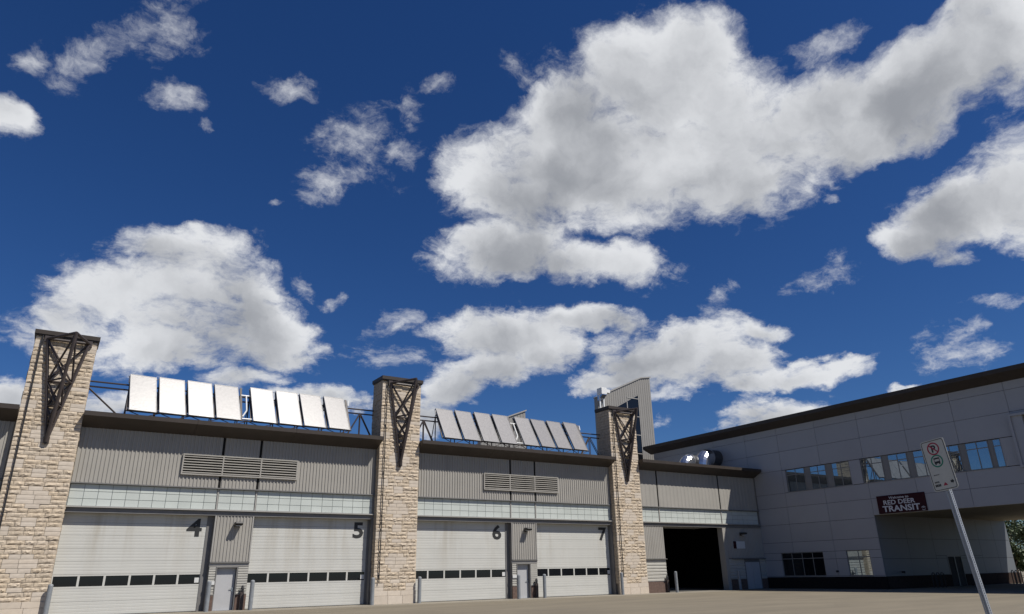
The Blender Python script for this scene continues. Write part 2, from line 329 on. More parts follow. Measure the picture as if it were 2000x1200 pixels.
def rrect(w, h, r, n=6):
    pts = []
    for cx, cy, a0 in ((w / 2 - r, h / 2 - r, 0), (-w / 2 + r, h / 2 - r, 90), (-w / 2 + r, -h / 2 + r, 180), (w / 2 - r, -h / 2 + r, 270)):
        for i in range(n + 1):
            t = math.radians(a0 + 90 * i / n); pts.append((cx + r * math.cos(t), cy + r * math.sin(t)))
    return pts
def ribbed_x(x0, x1, z0, z1, y, pitch=0.19, depth=0.04):
    """vertical-rib sheet facing -y: flat pans with trapezoid ribs"""
    mb = MB(); n = max(1, round((x1 - x0) / pitch)); p = (x1 - x0) / n; pts = [(x0, y)]
    for i in range(n):
        a = x0 + i * p
        pts += [(a + p * .12, y), (a + p * .24, y - depth), (a + p * .56, y - depth), (a + p * .68, y)]
    pts.append((x1, y)); k = len(pts)
    return mb.add([(a, b, z0) for a, b in pts] + [(a, b, z1) for a, b in pts], [(i, i + 1, i + 1 + k, i + k) for i in range(k - 1)])
def ribbed_z(x0, x1, z0, z1, y, pitch=0.1, depth=0.012, duty=0.5):
    """horizontal-rib sheet facing -y"""
    mb = MB(); n = max(1, round((z1 - z0) / pitch)); p = (z1 - z0) / n; pts = [(y, z0)]
    for i in range(n):
        a = z0 + i * p
        pts += [(y, a + p * .06), (y - depth, a + p * .16), (y - depth, a + p * (duty + .3)), (y, a + p * (duty + .42))]
    pts.append((y, z1)); k = len(pts)
    return mb.add([(x0, a, b) for a, b in pts] + [(x1, a, b) for a, b in pts], [(i + 1, i, i + k, i + 1 + k) for i in range(k - 1)])

# ------------------------------------------------------------------ ground
g = MB(); N = 24; R_ = 1500
g.add([(30 + R_ * math.cos(2 * PI * i / N), 30 + R_ * math.sin(2 * PI * i / N), 0) for i in range(N)], [tuple(range(N))])
struct(g.build('ground', 'asphalt', origin=(30, 30, 0)))
k = 0
ap_x = [-14.0, -1.9, 4.4, 9.0, 13.6, 18.6, 23.4, 28.3, 33.0, 37.7, 42.6, 47.2]
ap = bpy.data.objects.new('apron', None); col.objects.link(ap); WL['apron'] = Vector((0, 0, 0)); struct(ap)
for a, b in zip(ap_x, ap_x[1:]):
    MB().box(a + .01, b - .01, 40.6, 43.5, -0.1, 0.006).build('concrete_slab', 'concrete', ap)

# ------------------------------------------------------------------ bus garage
F, DR, E_ = 42.9, 43.25, 41.93
Z_SILL, Z_BT, Z_SOF, Z_ET, Z_EB = 5.12, 6.25, 9.13, 9.82, 9.59
P_TOP = 13.6
PIERS = [(-1.95, .83), (17.2, 19.95), (36.25, 38.98)]
GX1 = 53.05
garage = thing('bus_garage', (20, 50, 0), 'long grey ribbed metal bus garage with numbered white overhead doors and dark brown eaves', 'building')
MB().box(-16, GX1, 43.3, 62, 9.35, 9.75).build('roof', 'roof_grey', garage)
MB().box(-16, GX1, 61.7, 62, 0, 9.35).build('back_wall', 'rib_metal', garage)
MB().box(-16, -15.7, 43.3, 61.7, 0, 9.35).build('side_wall', 'rib_metal', garage)
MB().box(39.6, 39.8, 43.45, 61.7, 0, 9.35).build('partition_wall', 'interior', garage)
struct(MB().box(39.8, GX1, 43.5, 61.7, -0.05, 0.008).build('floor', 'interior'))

def eave(x0, x1):
    n = max(1, round((x1 - x0) / 4.9)); w = (x1 - x0) / n
    e = node('eave', ((x0 + x1) / 2, 42.4, Z_SOF), garage)
    for i in range(n):
        MB().prism_x([(43.3, Z_ET - .05), (E_, Z_ET), (E_, Z_EB), (F - .02, Z_SOF), (43.3, Z_SOF)], x0 + i * w + (.006 if i else 0), x0 + (i + 1) * w - (.006 if i < n - 1 else 0)).build('fascia_panel', 'brown_metal', e)
def upper_wall(x0, x1, joints, m='rib_metal', pitch=.19):
    MB().box(x0, x1, F + .05, 43.3, Z_BT + .02, 9.34).build('wall_backing', 'dark_gap', garage)
    xs = [x0] + joints + [x1]
    for i, (a, b) in enumerate(zip(xs, xs[1:])):
        a2 = a + (.07 if i else 0); b2 = b - (.07 if i < len(xs) - 2 else 0)
        ribbed_x(a2, b2, Z_BT + .10, Z_SOF + .05, F + .03, pitch, .04 if pitch < .3 else .015).build('wall_panel', m, garage)
    MB().prism_x([(F + .04, Z_BT + .10), (F - .10, Z_BT + .085), (F - .10, Z_BT + .03), (F + .04, Z_BT + .03)], x0, x1).build('flashing', 'jamb', garage)
def band(x0, x1, joints, cell=.645):
    """translucent window band: one pane per cell, thin dark bars, light mullions"""
    zb, zt = Z_SILL + .06, Z_BT + .02
    t = MB().box(x0, x1, F + .09, 43.28, zb, zt).build('window_band', 'kal_bar', garage)
    xs = [x0] + joints + [x1]
    for i, (a, b) in enumerate(zip(xs, xs[1:])):
        a2 = a + .05; b2 = b - .05; n = max(1, round((b2 - a2) / cell)); w = (b2 - a2) / n; h = (zt - zb) / 3
        for c in range(n):
            for r in range(3):
                jx = .011
                MB().box(a2 + c * w + jx, a2 + (c + 1) * w - jx, F + .062, F + .092, zb + r * h + jx, zb + (r + 1) * h - jx).build('pane', 'kalwall', t)
        if i: MB().box(a - .035, a + .035, F + .01, F + .09, zb, zt).build('mullion', 'trim', t)
    MB().prism_x([(43.28, Z_SILL), (F - .16, Z_SILL - .02), (F - .16, Z_SILL + .045), (43.28, Z_SILL + .06)], x0, x1).build('sill', 'trim', garage)
    MB().box(x0, x1, F - .03, 43.22, 4.86, Z_SILL - .035).build('header_beam', 'jamb', garage)
def louver(x0, x1, d1, d2):
    z0, z1 = 6.975, 8.10; y0, y1 = F - .115, F + .02
    t = MB().box(x0 + .02, x1 - .02, y1 - .04, y1, z0 + .02, z1 - .02).build('louver', 'dark_gap', garage)
    f = MB(); w = .07
    f.box(x0, x1, y0, y1 - .01, z0, z0 + w).box(x0, x1, y0, y1 - .01, z1 - w, z1)
    for x in (x0, d1 - w / 2, d2 - w / 2, x1 - w): f.box(x, x + w, y0 + .004, y1 - .012, z0 + w, z1 - w)
    f.build('frame', 'rib_metal', t)
    ns = 7; h = (z1 - z0 - 2 * w) / ns
    for a, b in ((x0 + w, d1 - w / 2), (d1 + w / 2, d2 - w / 2), (d2 + w / 2, x1 - w)):
        for i in range(ns):
            z = z0 + w + (i + .25) * h
            MB().prism_x([(y0 + .012, z), (y0 + .012, z + .040), (y0 + .05, z + .058), (y0 + .05, z + .042), (y0 + .025, z)], a, b).build('slat', 'rib_metal', t)
def overhead_door(x0, x1, num, numx):
    top = 5.05
    t = node('overhead_door', ((x0 + x1) / 2, DR, 0), garage)
    zs = [0.03, .66, 1.27, 1.92, 2.53, 3.145, 3.78, 4.40, top]
    for i, (a, b) in enumerate(zip(zs, zs[1:])):
        if i == 2:
            n = 6; w = (x1 - x0) / n; s = MB(); gw = .10
            s.box(x0, x1, DR, DR + .05, a + .005, 1.365).box(x0, x1, DR, DR + .05, 1.845, b - .005)
            for c in range(n + 1):
                xc = x0 + c * w; l = xc - gw / 2 if c else x0; r = xc + gw / 2 if c < n else x1
                s.box(l, r, DR + .002, DR + .05, 1.365, 1.845)
            s.build('window_section', 'door_white', t)
            for c in range(n):
                l = x0 + c * w + (gw / 2 if c else gw / 2); r = x0 + (c + 1) * w - gw / 2
                MB().box(l, r, DR + .028, DR + .045, 1.365, 1.845).build('window_pane', 'door_glass', t)
            MB().box(x1 - .30, x1 - .08, DR - .004, DR - .001, 1.43, 1.68).build('notice', 'plate_white', t)
        else:
            ribbed_z(x0, x1, a + .004, b - .004, DR + .008, pitch=.155, depth=.0035, duty=.55).build('door_section', 'door_white', t)
    MB().box(x0, x1, DR + .05, DR + .07, .03, top).build('door_core', 'jamb', t)
    nm = text_mb(num, 1.25, .035, 'CENTER', squeeze=1.2); xf(nm, (numx, DR - .006, 3.80), (1, 0, 0), (0, 0, 1))
    nm.build('number', 'number_black', t)
    MB().box(x0, x1, DR - .02, DR + .06, .008, .03).build('rubber_seal', 'black_metal', t)
def infill(x0, x1, z0, z1, m='jamb', y=None):
    y = DR - .03 if y is None else y
    MB().box(x0, x1, y, 43.3, z0, z1).build('jamb', m, garage)
def centre_pier(x0, x1, with_door=True):
    MB().box(x0, x1, F + .05, 43.3, 0, 4.86).build('pier_core', 'jamb', garage) if not with_door else None
    ribbed_x(x0 + .07, x1 - .07, 2.46, 4.86, F + .02, .17, .035).build('wall_panel', 'rib_metal', garage)
    for a in (x0, x1 - .07): MB().box(a, a + .07, F - .025, F + .06, 2.46, 4.86).build('corner_trim', 'trim', garage)
    MB().prism_x([(F + .05, 2.45), (F - .10, 2.43), (F - .10, 2.40), (F + .05, 2.40)], x0, x1).build('flashing', 'jamb', garage)
    MB().box(x0, x1, F - .015, F + .05, 2.22, 2.399).build('lintel', 'trim', garage)
    if with_door:
        d0, d1 = x0 + .37, x0 + 1.50
        for a, b in ((x0, d0), (d1, x1)):
            MB().box(a, b, F + .05, 43.3, 0, 2.22).build('pier_core', 'jamb', garage)
            ribbed_z(a + .02, b - .02, .82, 2.22, F + .03, .125, .03, .4).build('siding', 'siding', garage)
            MB().box(a, b, F - .04, F + .05, 0, .79).build('brick_base', 'brick', garage)
            MB().prism_x([(F + .04, .79), (F - .06, .79), (F - .06, .81), (F + .04, .83)], a, b).build('brick_cap', 'trim', garage)
        MB().box(x0, x1, F + .05, 43.3, 2.22, 4.86).build('pier_core', 'jamb', garage)
        dr = node('man_door', ((d0 + d1) / 2, F + .25, 0), garage)
        fr = MB().box(d0, d0 + .05, F - .01, 43.29, 0, 2.22).box(d1 - .05, d1, F - .01, 43.29, 0, 2.22).box(d0 + .05, d1 - .05, F - .01, 43.29, 2.16, 2.22)
        fr.build('frame', 'jamb', dr)
        MB().box(d0 + .06, d1 - .06, F + .22, F + .27, .02, 2.15).build('door_leaf', 'man_door', dr, bevel=.006)
        h = MB().box(d1 - .19, d1 - .12, F + .19, F + .22, .95, 1.15); h.bar((d1 - .155, F + .17, 1.08), (d1 - .30, F + .17, 1.08), .025).tube((d1 - .155, F + .2, 1.08), (d1 - .155, F + .16, 1.08), .014, 6)
        h.build('handle', 'silver', dr)
        MB().box(d0 + .05, d1 - .05, F + .05, F + .3, 0, .02).build('threshold', 'galv', dr)
        MB().box(x0 + .02, d0 - .01, F - .045, F - .012, 1.30, 1.48).build('wall_plate', 'plate_white', garage)

# the two full bays: (pier right face, pier left face, centre column left/right, doors, louver)
BAYS = [(.83, 17.2, 7.98, 10.05, (.86, 7.68, '4', 7.05), (10.07, 16.98, '5', 16.38), (5.9, 12.24, 8.03, 10.12)),
        (19.95, 36.28, 27.25, 29.33, (19.98, 26.98, '6', 26.28), (29.35, 36.1, '7', 35.5), (25.03, 31.3, 27.15, 29.24))]
for x0, x1, c0, c1, da, db, lv in BAYS:
    eave(x0 + .004, x1 - .004); upper_wall(x0, x1, [c0, c1]); band(x0, x1 - .05, [c0, c1]); louver(*lv)
    MB().box(x1 - .12, x1, F - .02, 43.28, 0, Z_SOF).build('corner_post', 'jamb', garage)
    centre_pier(c0, c1)
    overhead_door(*da); overhead_door(*db)
    infill(da[1] - .03, c0, 0, 4.86); infill(db[1] - .03, x1 - .12, 0, 4.86)
# bay to the left of the first pier: only its edge is in view
eave(-15.9, -1.954); upper_wall(-15.9, -1.95, [-11.2, -9.1]); band(-15.9, -2.0, [-11.2, -9.1])
ribbed_x(-15.9, -1.97, 0, 4.86, F + .1, .19, .04).build('wall_panel', 'rib_metal', garage)
MB().box(-15.9, -1.97, F + .12, 43.3, 0, 4.86).build('wall_backing', 'dark_gap', garage)

# bay with the open doorway, up to the office building
B0, B1 = 38.98, GX1
eave(B0 + .004, 52.95); upper_wall(B0, B1, [41.2, 48.3], pitch=.42); band(B0, B1 - .1, [41.2, 48.3], cell=.66)
MB().box(B1 - .1, B1, F - .02, 43.28, Z_SILL + .06, Z_SOF).build('corner_post', 'jamb', garage)
ribbed_x(B0, 41.42, 2.46, 4.86, F + .02, .17, .02).build('wall_panel', 'rib_metal', garage)
MB().box(B0, 41.45, F + .04, 43.45, 0, 4.86).build('pier_core', 'jamb', garage)
MB().prism_x([(F + .04, 2.45), (F - .12, 2.43), (F - .12, 2.40), (F + .04, 2.40)], B0, 41.5).build('flashing', 'jamb', garage)
ribbed_z(B0, 41.42, .80, 2.40, F + .03, .24, .03, .42).build('siding', 'siding', garage)
MB().box(B0, 41.5, F - .05, F + .04, 0, .78).build('brick_base', 'brick', garage)
MB().box(48.15, 48.55, F - .01, 43.45, 0, 4.86).build('jamb', 'rib_metal', garage)
ribbed_x(48.55, B1, 2.46, 4.86, F + .02, .17, .02).build('wall_panel', 'rib_metal', garage)
MB().box(48.55, B1, F + .04, 43.45, 0, 4.86).build('pier_core', 'jamb', garage)
MB().prism_x([(F + .04, 2.45), (F - .14, 2.43), (F - .14, 2.36), (F + .04, 2.36)], 48.9, B1).build('flashing', 'jamb', garage)
ribbed_z(48.56, 50.4, .80, 2.36, F + .03, .24, .03, .42).build('siding', 'siding', garage)
MB().box(48.56, 50.4, F - .05, F + .04, 0, .78).build('brick_base', 'brick', garage)
dd = node('double_door', (51.3, F, 0), garage)
MB().box(50.4, 50.47, F - .03, F + .04, 0, 2.2).box(52.25, 52.32, F - .03, F + .04, 0, 2.2).box(50.47, 52.25, F - .03, F + .04, 2.13, 2.2).build('frame', 'jamb', dd)
for a in (50.48, 51.37): MB().box(a, a + .87, F - .005, F + .035, .02, 2.12).build('door_leaf', 'man_door', dd, bevel=.006)
ribbed_z(52.33, B1, .80, 2.36, F + .03, .24, .03, .42).build('siding', 'siding', garage)
MB().box(52.33, B1, F - .05, F + .04, 0, .78).build('brick_base', 'brick', garage)
# raised door seen as a dark slab under the header
rd = node('raised_door', (44.8, 44.4, 4.7), garage)
for i in range(4): MB().box(41.6, 48.1, 43.6 + i * .62, 44.2 + i * .62, 4.92, 4.97).build('door_section', 'door_white', rd)

# ------------------------------------------------------------------ stone piers
def stone_mesh(rough, seed, nx=4, nz=2):
    rnd = random.Random(seed); vs = []; fs = []
    for j in range(nz + 1):
        for i in range(nx + 1):
            edge = i in (0, nx) or j in (0, nz)
            y = -1 + (rough * .25 if edge else 0) - (0 if edge else rnd.uniform(-.15, .9) * rough) + (rnd.uniform(0, .35) * rough if edge else 0)
            vs.append((-.5 + i / nx, y, j / nz))
    k = nx + 1
    fs = [(j * k + i, j * k + i + 1, (j + 1) * k + i + 1, (j + 1) * k + i) for j in range(nz) for i in range(nx)]
    o = len(vs); border = [i for i in range(k)] + [j * k + nx for j in range(1, nz + 1)] + [nz * k + i for i in range(nx - 1, -1, -1)] + [j * k for j in range(nz - 1, 0, -1)]
    vs += [(vs[b][0], 0, vs[b][2]) for b in border]; nb = len(border)
    fs += [(border[(a + 1) % nb], border[a], o + a, o + (a + 1) % nb) for a in range(nb)]
    mb = MB(); mb.add(vs, fs); me = mb.mesh('stone_shape'); return me
ROUGH = [stone_mesh(.30, 100 + i, 5, 3) for i in range(14)]
PALE = [stone_mesh(.06, 200 + i) for i in range(3)]
for me in ROUGH: me.materials.append(MATS['stone'])
for me in PALE: me.materials.append(MATS['pale_stone'])
def pier(xl, xr, label, seed):
    rnd = random.Random(seed); c = (xl + xr) / 2; yf, yb = 42.45, 43.98
    t = thing('stone_pier', (c, 43.2, 0), label, 'pier', 'stone piers of the garage')
    MB().box(xl + .09, xr - .09, yf + .09, yb - .06, 0, P_TOP).build('core', 'mortar', t)
    # plinth of dressed blocks
    cut = [xl - .02, xl + .95, xl + 1.9, xr + .02]
    for a, b in zip(cut, cut[1:]): MB().box(a + .005, b - .005, yf - .03, yf + .10, 0, .46).build('plinth_block', 'pale_stone', t, bevel=.012)
    for a, b in zip([xl - .02, c - .45, c + .4], [c - .45, c + .4, xr + .02]): MB().box(a + .005, b - .005, yf - .025, yf + .10, .468, .745).build('plinth_block', 'pale_stone', t, bevel=.012)
    ch = (P_TOP - .02 - .75) / 61
    for k in range(61):
        z = .75 + k * ch; zc = z + ch / 2; pal = []
        ph = ((zc - 2.4) % 3.05); d = min(ph, 3.05 - ph)
        if d < .50: pal.append((c, [.62, .50, .30][min(2, int(d / .19))] * (1 if d > .25 else 1.15)))
        elif 1.0 < ph < 1.33 or 1.78 < ph < 2.1: pal.append((c, .31))
        elif 1.38 < ph < 1.74: pal += [(xl + .33, .33), (xr - .33, .33)]
        if 10.75 < zc < 11.15: pal = [(xl + .4, .4), (xr - .4, .4), (c, .5)]
        segs = []; x = xl
        for pc, hw in sorted(pal):
            a, b = max(xl, pc - hw), min(xr, pc + hw)
            if a - x > .12: segs.append((x, a, False))
            else: a = x
            if b - a > .95: segs += [(a, (a + b) / 2 + rnd.uniform(-.1, .1), True)]; segs += [(segs[-1][1], b, True)]
            else: segs.append((a, b, True))
            x = b
        if xr - x > .02: segs.append((x, xr, False))
        for a, b, pl in segs:
            if pl: cuts = [a, b]
            else:
                cuts = [a]
                while b - cuts[-1] > .95: cuts.append(cuts[-1] + rnd.uniform(.42, .85))
                if b - cuts[-1] > .8: cuts.append((cuts[-1] + b) / 2 + rnd.uniform(-.08, .08))
                cuts.append(b)
            for p, q in zip(cuts, cuts[1:]):
                dp = .10 + (rnd.uniform(-.015, .03) if not pl else .008)
                o = place('stone', rnd.choice(PALE if pl else ROUGH), ((p + q) / 2, yf + .10, z + .006), t, (max(.05, q - p - .014), dp, ch - .014))
                o.rotation_euler = (0, 0, 0)
    # returns on both sides, joined
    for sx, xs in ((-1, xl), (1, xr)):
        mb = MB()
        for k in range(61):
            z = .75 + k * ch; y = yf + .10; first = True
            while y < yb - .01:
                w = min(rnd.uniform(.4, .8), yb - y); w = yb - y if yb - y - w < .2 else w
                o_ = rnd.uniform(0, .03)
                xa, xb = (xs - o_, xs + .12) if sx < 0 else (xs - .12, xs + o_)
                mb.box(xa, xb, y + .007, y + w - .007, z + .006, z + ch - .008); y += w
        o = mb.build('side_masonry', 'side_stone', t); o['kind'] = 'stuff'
    # cap
    cp = MB(); cp.box(xl - .05, xr + .05, yf - .10, yb + .06, P_TOP - .02, P_TOP + .05)
    cp.add([(xl - .09, yf - .15, P_TOP + .05), (xr + .09, yf - .15, P_TOP + .05), (xr + .09, yb + .1, P_TOP + .05), (xl - .09, yb + .1, P_TOP + .05),
            (xl - .09, yf - .15, P_TOP + .27), (xr + .09, yf - .15, P_TOP + .27), (xr + .09, yb + .1, P_TOP + .27), (xl - .09, yb + .1, P_TOP + .27)],
           [(0, 3, 2, 1), (4, 5, 6, 7), (0, 1, 5, 4), (1, 2, 6, 5), (2, 3, 7, 6), (3, 0, 4, 7)])
    cp.build('cap', 'brown_metal', t)
    MB().tube((xl + .30, yf - .11, 1.2), (xl + .30, yf - .11, P_TOP - .02), .032, 8).build('conduit', 'black_metal', t)
    for z in (1.6, 4.6, 7.6, 10.6, 13.2): MB().box(xl + .26, xl + .34, yf - .11, yf + .02, z, z + .05).build('clip', 'black_metal', t)
    # hanging steel truss: two rear chords, one front chord, meeting at the foot
    yb_ = yf - .14
    L, R, A, B = Vector((c - .86, yb_, 13.42)), Vector((c + 1.02, yb_, 13.42)), Vector((c + .34, 41.0, 13.56)), Vector((c + .0, yb_ - .02, 8.15))
    tr = MB(); r = .075
    tr.tube(L, B, r).tube(R, B, r).tube(A, B, .085)
    tr.tube(L, A, r).tube(R, A, r).tube(L, R, r)
    br = tr.build('truss_bracket', 'brown_steel', t)
    def lv(p, s): return p.lerp(B, s)
    levels = [0, .42, .66, .83]
    def brace(p, q, r=.05): MB().tube(p, q, r, 6).build('brace', 'brown_steel', br)
    for s in levels[1:]:
        brace(lv(L, s), lv(R, s)); brace(lv(L, s), lv(A, s)); brace(lv(R, s), lv(A, s))
    for s0, s1 in zip(levels, levels[1:]):
        brace(lv(L, s0), lv(R, s1)); brace(lv(R, s0), lv(L, s1))
        brace(lv(L, s0), lv(A, s1)); brace(lv(A, s0), lv(L, s1))
        brace(lv(A, s0), lv(R, s1))
    MB().add([lv(L, .80), lv(R, .80), B + Vector((.05, 0, -.12)), B + Vector((-.05, 0, -.12)), lv(L, .80) + Vector((0, .04, 0)), lv(R, .80) + Vector((0, .04, 0)), B + Vector((.05, .04, -.12)), B + Vector((-.05, .04, -.12))],
             [(0, 1, 2, 3), (7, 6, 5, 4), (0, 4, 5, 1), (1, 5, 6, 2), (2, 6, 7, 3), (3, 7, 4, 0)]).build('foot_plate', 'brown_steel', br)
    for p in (L, R, B + Vector((0, 0, .1))): MB().box(p.x - .14, p.x + .14, p.y, yf + .05, p.z - .16, p.z + .16).build('wall_bracket', 'brown_steel', br)
    return t
pier(*PIERS[0], 'rough tan stone pier with hanging steel truss beside door four', 11)
pier(*PIERS[1], 'rough tan stone pier with hanging steel truss between doors five and six', 22)
pier(*PIERS[2], 'rough tan stone pier with hanging steel truss beside door seven and the open doorway', 33)

# ------------------------------------------------------------------ solar collectors and their frames
CW, CL, TILT = 1.36, 2.54, 61.0
th = math.radians(90 - TILT); SD = Vector((0, math.sin(th), math.cos(th))); ND = Vector((0, -math.cos(th), math.sin(th)))
def collector_meshes():
    fr = MB(); w, t, b = CW / 2, .09, .035
    fr.box(-w, -w + b, -.012, t, 0, CL).box(w - b, w, -.012, t, 0, CL).box(-w + b, w - b, -.010, t, 0, b).box(-w + b, w - b, -.010, t, CL - b, CL)
    gl = MB().box(-w + b, w - b, .0, .02, b, CL - b); bk = MB().box(-w + b, w - b, .07, .085, b, CL - b)
    pp = MB().tube((-w - .09, .05, CL - .12), (w + .09, .05, CL - .12), .022, 8).tube((-w - .09, .05, .12), (w + .09, .05, .12), .022, 8)
    r = []
    for n, m, k in (('frame', fr, 'alu_frame'), ('cover_glass', gl, 'collector_glass'), ('back_sheet', bk, 'dark_duct'), ('header_pipe', pp, 'silver')):
        me = m.mesh(n); me.materials.append(MATS[k]); r.append((n, me))
    return r
CM = collector_meshes()
YB, ZB = 42.5, 10.12
ROWS = [([2.85, 4.33, 5.82, 7.30, 9.32, 10.84, 12.32, 13.86], .04, 'silver solar collector tilted on the roof above doors four and five', 'solar collectors above doors four and five', .83, 17.2),
        ([21.81, 23.31, 24.82, 26.32, 28.23, 29.73, 31.17, 32.70], .10, 'silver solar collector tilted on the roof above doors six and seven', 'solar collectors above doors six and seven', 19.95, 36.28)]
ENDS = [('beside door four', 'between doors five and six'), ('between doors five and six', 'beside the open doorway')]
ORD = ['first solar collector right of the stone pier %s', 'second solar collector right of the stone pier %s',
       'third solar collector right of the stone pier %s', 'fourth solar collector right of the stone pier %s',
       'fourth solar collector left of the stone pier %s', 'third solar collector left of the stone pier %s',
       'second solar collector left of the stone pier %s', 'first solar collector left of the stone pier %s']
rr = random.Random(5)
for row, (xs, dz, lab, grp, px0, px1) in enumerate(ROWS):
    for i, x in enumerate(xs):
        lab = ORD[i] % ((ENDS[row][0],) if i < 4 else (ENDS[row][1],))
        t = thing('solar_collector', (x + CW / 2, YB, ZB + dz), lab, 'solar panel', grp)
        t.rotation_euler = (-th + math.radians(rr.uniform(-.9, .9)), 0, math.radians(6.2 + rr.uniform(-.8, .8)))
        for n, me in CM:
            o = bpy.data.objects.new(n, me); col.objects.link(o); o.parent = t
    # support frame
    f = thing('collector_frame', ((px0 + px1) / 2, 43.5, 9.75), 'dark tubular roof frame carrying the collectors above doors %s' % ('four and five' if row == 0 else 'six and seven'), 'frame', 'roof frames between the stone piers')
    def tb(n, p, q, r=.035): return MB().tube(p, q, r, 6).build(n, 'brown_steel', f)
    zc = 11.52
    for y, z in ((43.72, 11.77), (43.86, zc)): tb('chord', (px0 + .02, y, z), (px1 - .02, y, z), .045)
    tb('chord', (xs[0] - .1, YB + .12, ZB + dz - .03), (xs[-1] + CW + .1, YB + .12, ZB + dz - .03), .04)
    tb('chord', (xs[0] - .1, 42.62, 9.86), (xs[-1] + CW + .1, 42.62, 9.86), .035)
    for x in xs + [xs[3] + CW + .1, xs[-1] + CW + .08]:
        x -= .07
        top = Vector((x, YB, ZB + dz)) + SD * (CL * .97) + Vector((0, .14, 0)); bot = Vector((x, YB + .14, ZB + dz - .02))
        MB().bar(bot, top, .12, .06).build('rail', 'brown_steel', f); tb('post', (x, 43.79, 9.75), (x, 43.79, 11.77), .035)
        tb('strut', (x, 44.6, 9.75), top.lerp(bot, .1), .03)
    x = xs[0]; n = int((xs[-1] + CW - xs[0]) / .74); w = (xs[-1] + CW - xs[0]) / n
    for i in range(n):
        a, b = (x + i * w, x + (i + 1) * w); a, b = (a, b) if i % 2 else (b, a)
        tb('web', (a, 42.62, 9.86), (b, YB + .12, ZB + dz - .03), .022)
    for xa, xb, s in ((px0, xs[0], 1), (xs[-1] + CW, px1, -1)):
        e = xa if s > 0 else xb; m = xb - .1 if s > 0 else xa + .1
        for y in (43.72, 43.86):
            tb('diagonal', (e, y, zc - .1) if row == 0 and s > 0 else ((e + m) / 2, y, zc), (m, y, 9.8), .035)
            tb('diagonal', ((e + m) / 2, y, zc), (e, y, 9.85), .03) if not (row == 0 and s > 0) else None
            tb('post', ((e + m) / 2, y, 9.75), ((e + m) / 2, y, zc), .03) if not (row == 0 and s > 0) else None
    for xe in (xs[0] - .13, xs[-1] + CW + .13):
        p = Vector((xe, YB, ZB + dz)) + SD * (CL - .12) + ND * -.05
        MB().tube(p, p - SD * .42 + Vector((0, .1, 0)), .05, 8).build('insulated_pipe', 'white_paint', f)
    xm = (xs[3] + CW + xs[4]) / 2; p0 = Vector((xm, YB, ZB + dz)) + Vector((0, .1, 0))
    pp = MB().tube(p0 + SD * .75, p0 + SD * 1.9, .045, 8).tube(p0 + SD * 1.9 + Vector((-.3, 0, 0)), p0 + SD * 1.9 + Vector((.3, 0, 0)), .045, 8).tube(p0 + SD * .12 + Vector((-.28, 0, 0)), p0 + SD * .12 + Vector((.28, 0, 0)), .045, 8).tube(p0 + SD * .75, p0 + SD * .3 + Vector((-.22, .1, 0)), .045, 8)
    pp.build('insulated_pipe', 'white_paint', f)

# ------------------------------------------------------------------ things on and behind the garage roof
def monitor(prof, y0, y1, win, label):
    """sloped-top roof tower: ribbed front with a slanted window; prof = (x, z) outline"""
    xs = [p[0] for p in prof]; t = thing('roof_tower', (sum(xs) / len(xs), (y0 + y1) / 2, min(p[1] for p in prof)), label, 'roof tower')
    MB().prism_y(prof, y0, y1).build('tower_shell', 'tower_metal', t)
    top = sorted([p for p in prof if p[1] > min(q[1] for q in prof) + 1], key=lambda p: p[0])
    def zt(x):
        for a, b in zip(top, top[1:]):
            if a[0] <= x <= b[0]: return a[1] + (b[1] - a[1]) * (x - a[0]) / max(1e-6, b[0] - a[0])
        return top[0][1]
    zb = min(p[1] for p in prof); x = min(xs); n = int((max(xs) - x) / .3); p_ = (max(xs) - x) / n
    for i in range(n):
        a = x + i * p_ + .05; b = a + .15
        if win and b > win[0][0] - .1 and a < win[1][0] + .1:
            # rib stops above the window head
            def wh(q): return win[0][1] + (win[1][1] - win[0][1]) * (q - win[0][0]) / (win[1][0] - win[0][0])
            za, zb2 = wh(max(a, win[0][0])) + .12, wh(min(b, win[1][0])) + .12
        else: za = zb2 = zb + .02
        MB().prism_y([(a, za), (b, zb2), (b, zt(b) - .12), (a, zt(a) - .12)], y0 - .022, y0 + .01).build('rib', 'tower_metal', t)
    for a, b in zip(top, top[1:]):
        MB().prism_y([(a[0] - (.08 if a == top[0] else 0), a[1] - .02), (b[0] + (.08 if b == top[-1] else 0), b[1] - .02), (b[0] + (.08 if b == top[-1] else 0), b[1] + .10), (a[0] - (.08 if a == top[0] else 0), a[1] + .10)], y0 - .12, y1 + .05).build('coping', 'trim', t)
    if win:
        (xa, za), (xb, zb_) = win; zbt = zb + .3
        MB().prism_y([(xa, zbt), (xb, zbt), (xb, zb_), (xa, za)], y0 - .02, y0 + .005).build('window', 'door_glass', t)
        fm = MB(); m = (xa + xb) / 2
        fm.box(m - .05, m + .05, y0 - .05, y0 - .01, zbt, (za + zb_) / 2 - .02)
        z = zbt + 1.2
        while z < zb_ - .4:
            fm.box(xa if z < za else m, xb, y0 - .046, y0 - .012, z, z + .08); z += 2.0
        fm.box(xb, xb + .07, y0 - .06, y0 - .01, zbt, zb_)
        fm.build('window_bars', 'trim', t)
    return t
monitor([(47.3, 9.76), (55.0, 9.76), (55.0, 22.0), (53.57, 21.72), (47.3, 18.85)], 57.0, 57.6, ((49.7, 18.0), (53.0, 19.7)), 'tall ribbed grey roof tower with sloped top and dark glazing')
monitor([(33.0, 9.76), (38.05, 9.76), (38.05, 16.48), (33.0, 14.45)], 57.0, 57.6, None, 'low ribbed grey roof tower peeping up behind the solar collectors')
ru = thing('rooftop_unit', (47.0, 56.4, 9.76), 'small white boxy rooftop unit mounted beside the tall roof tower', 'ventilation unit')
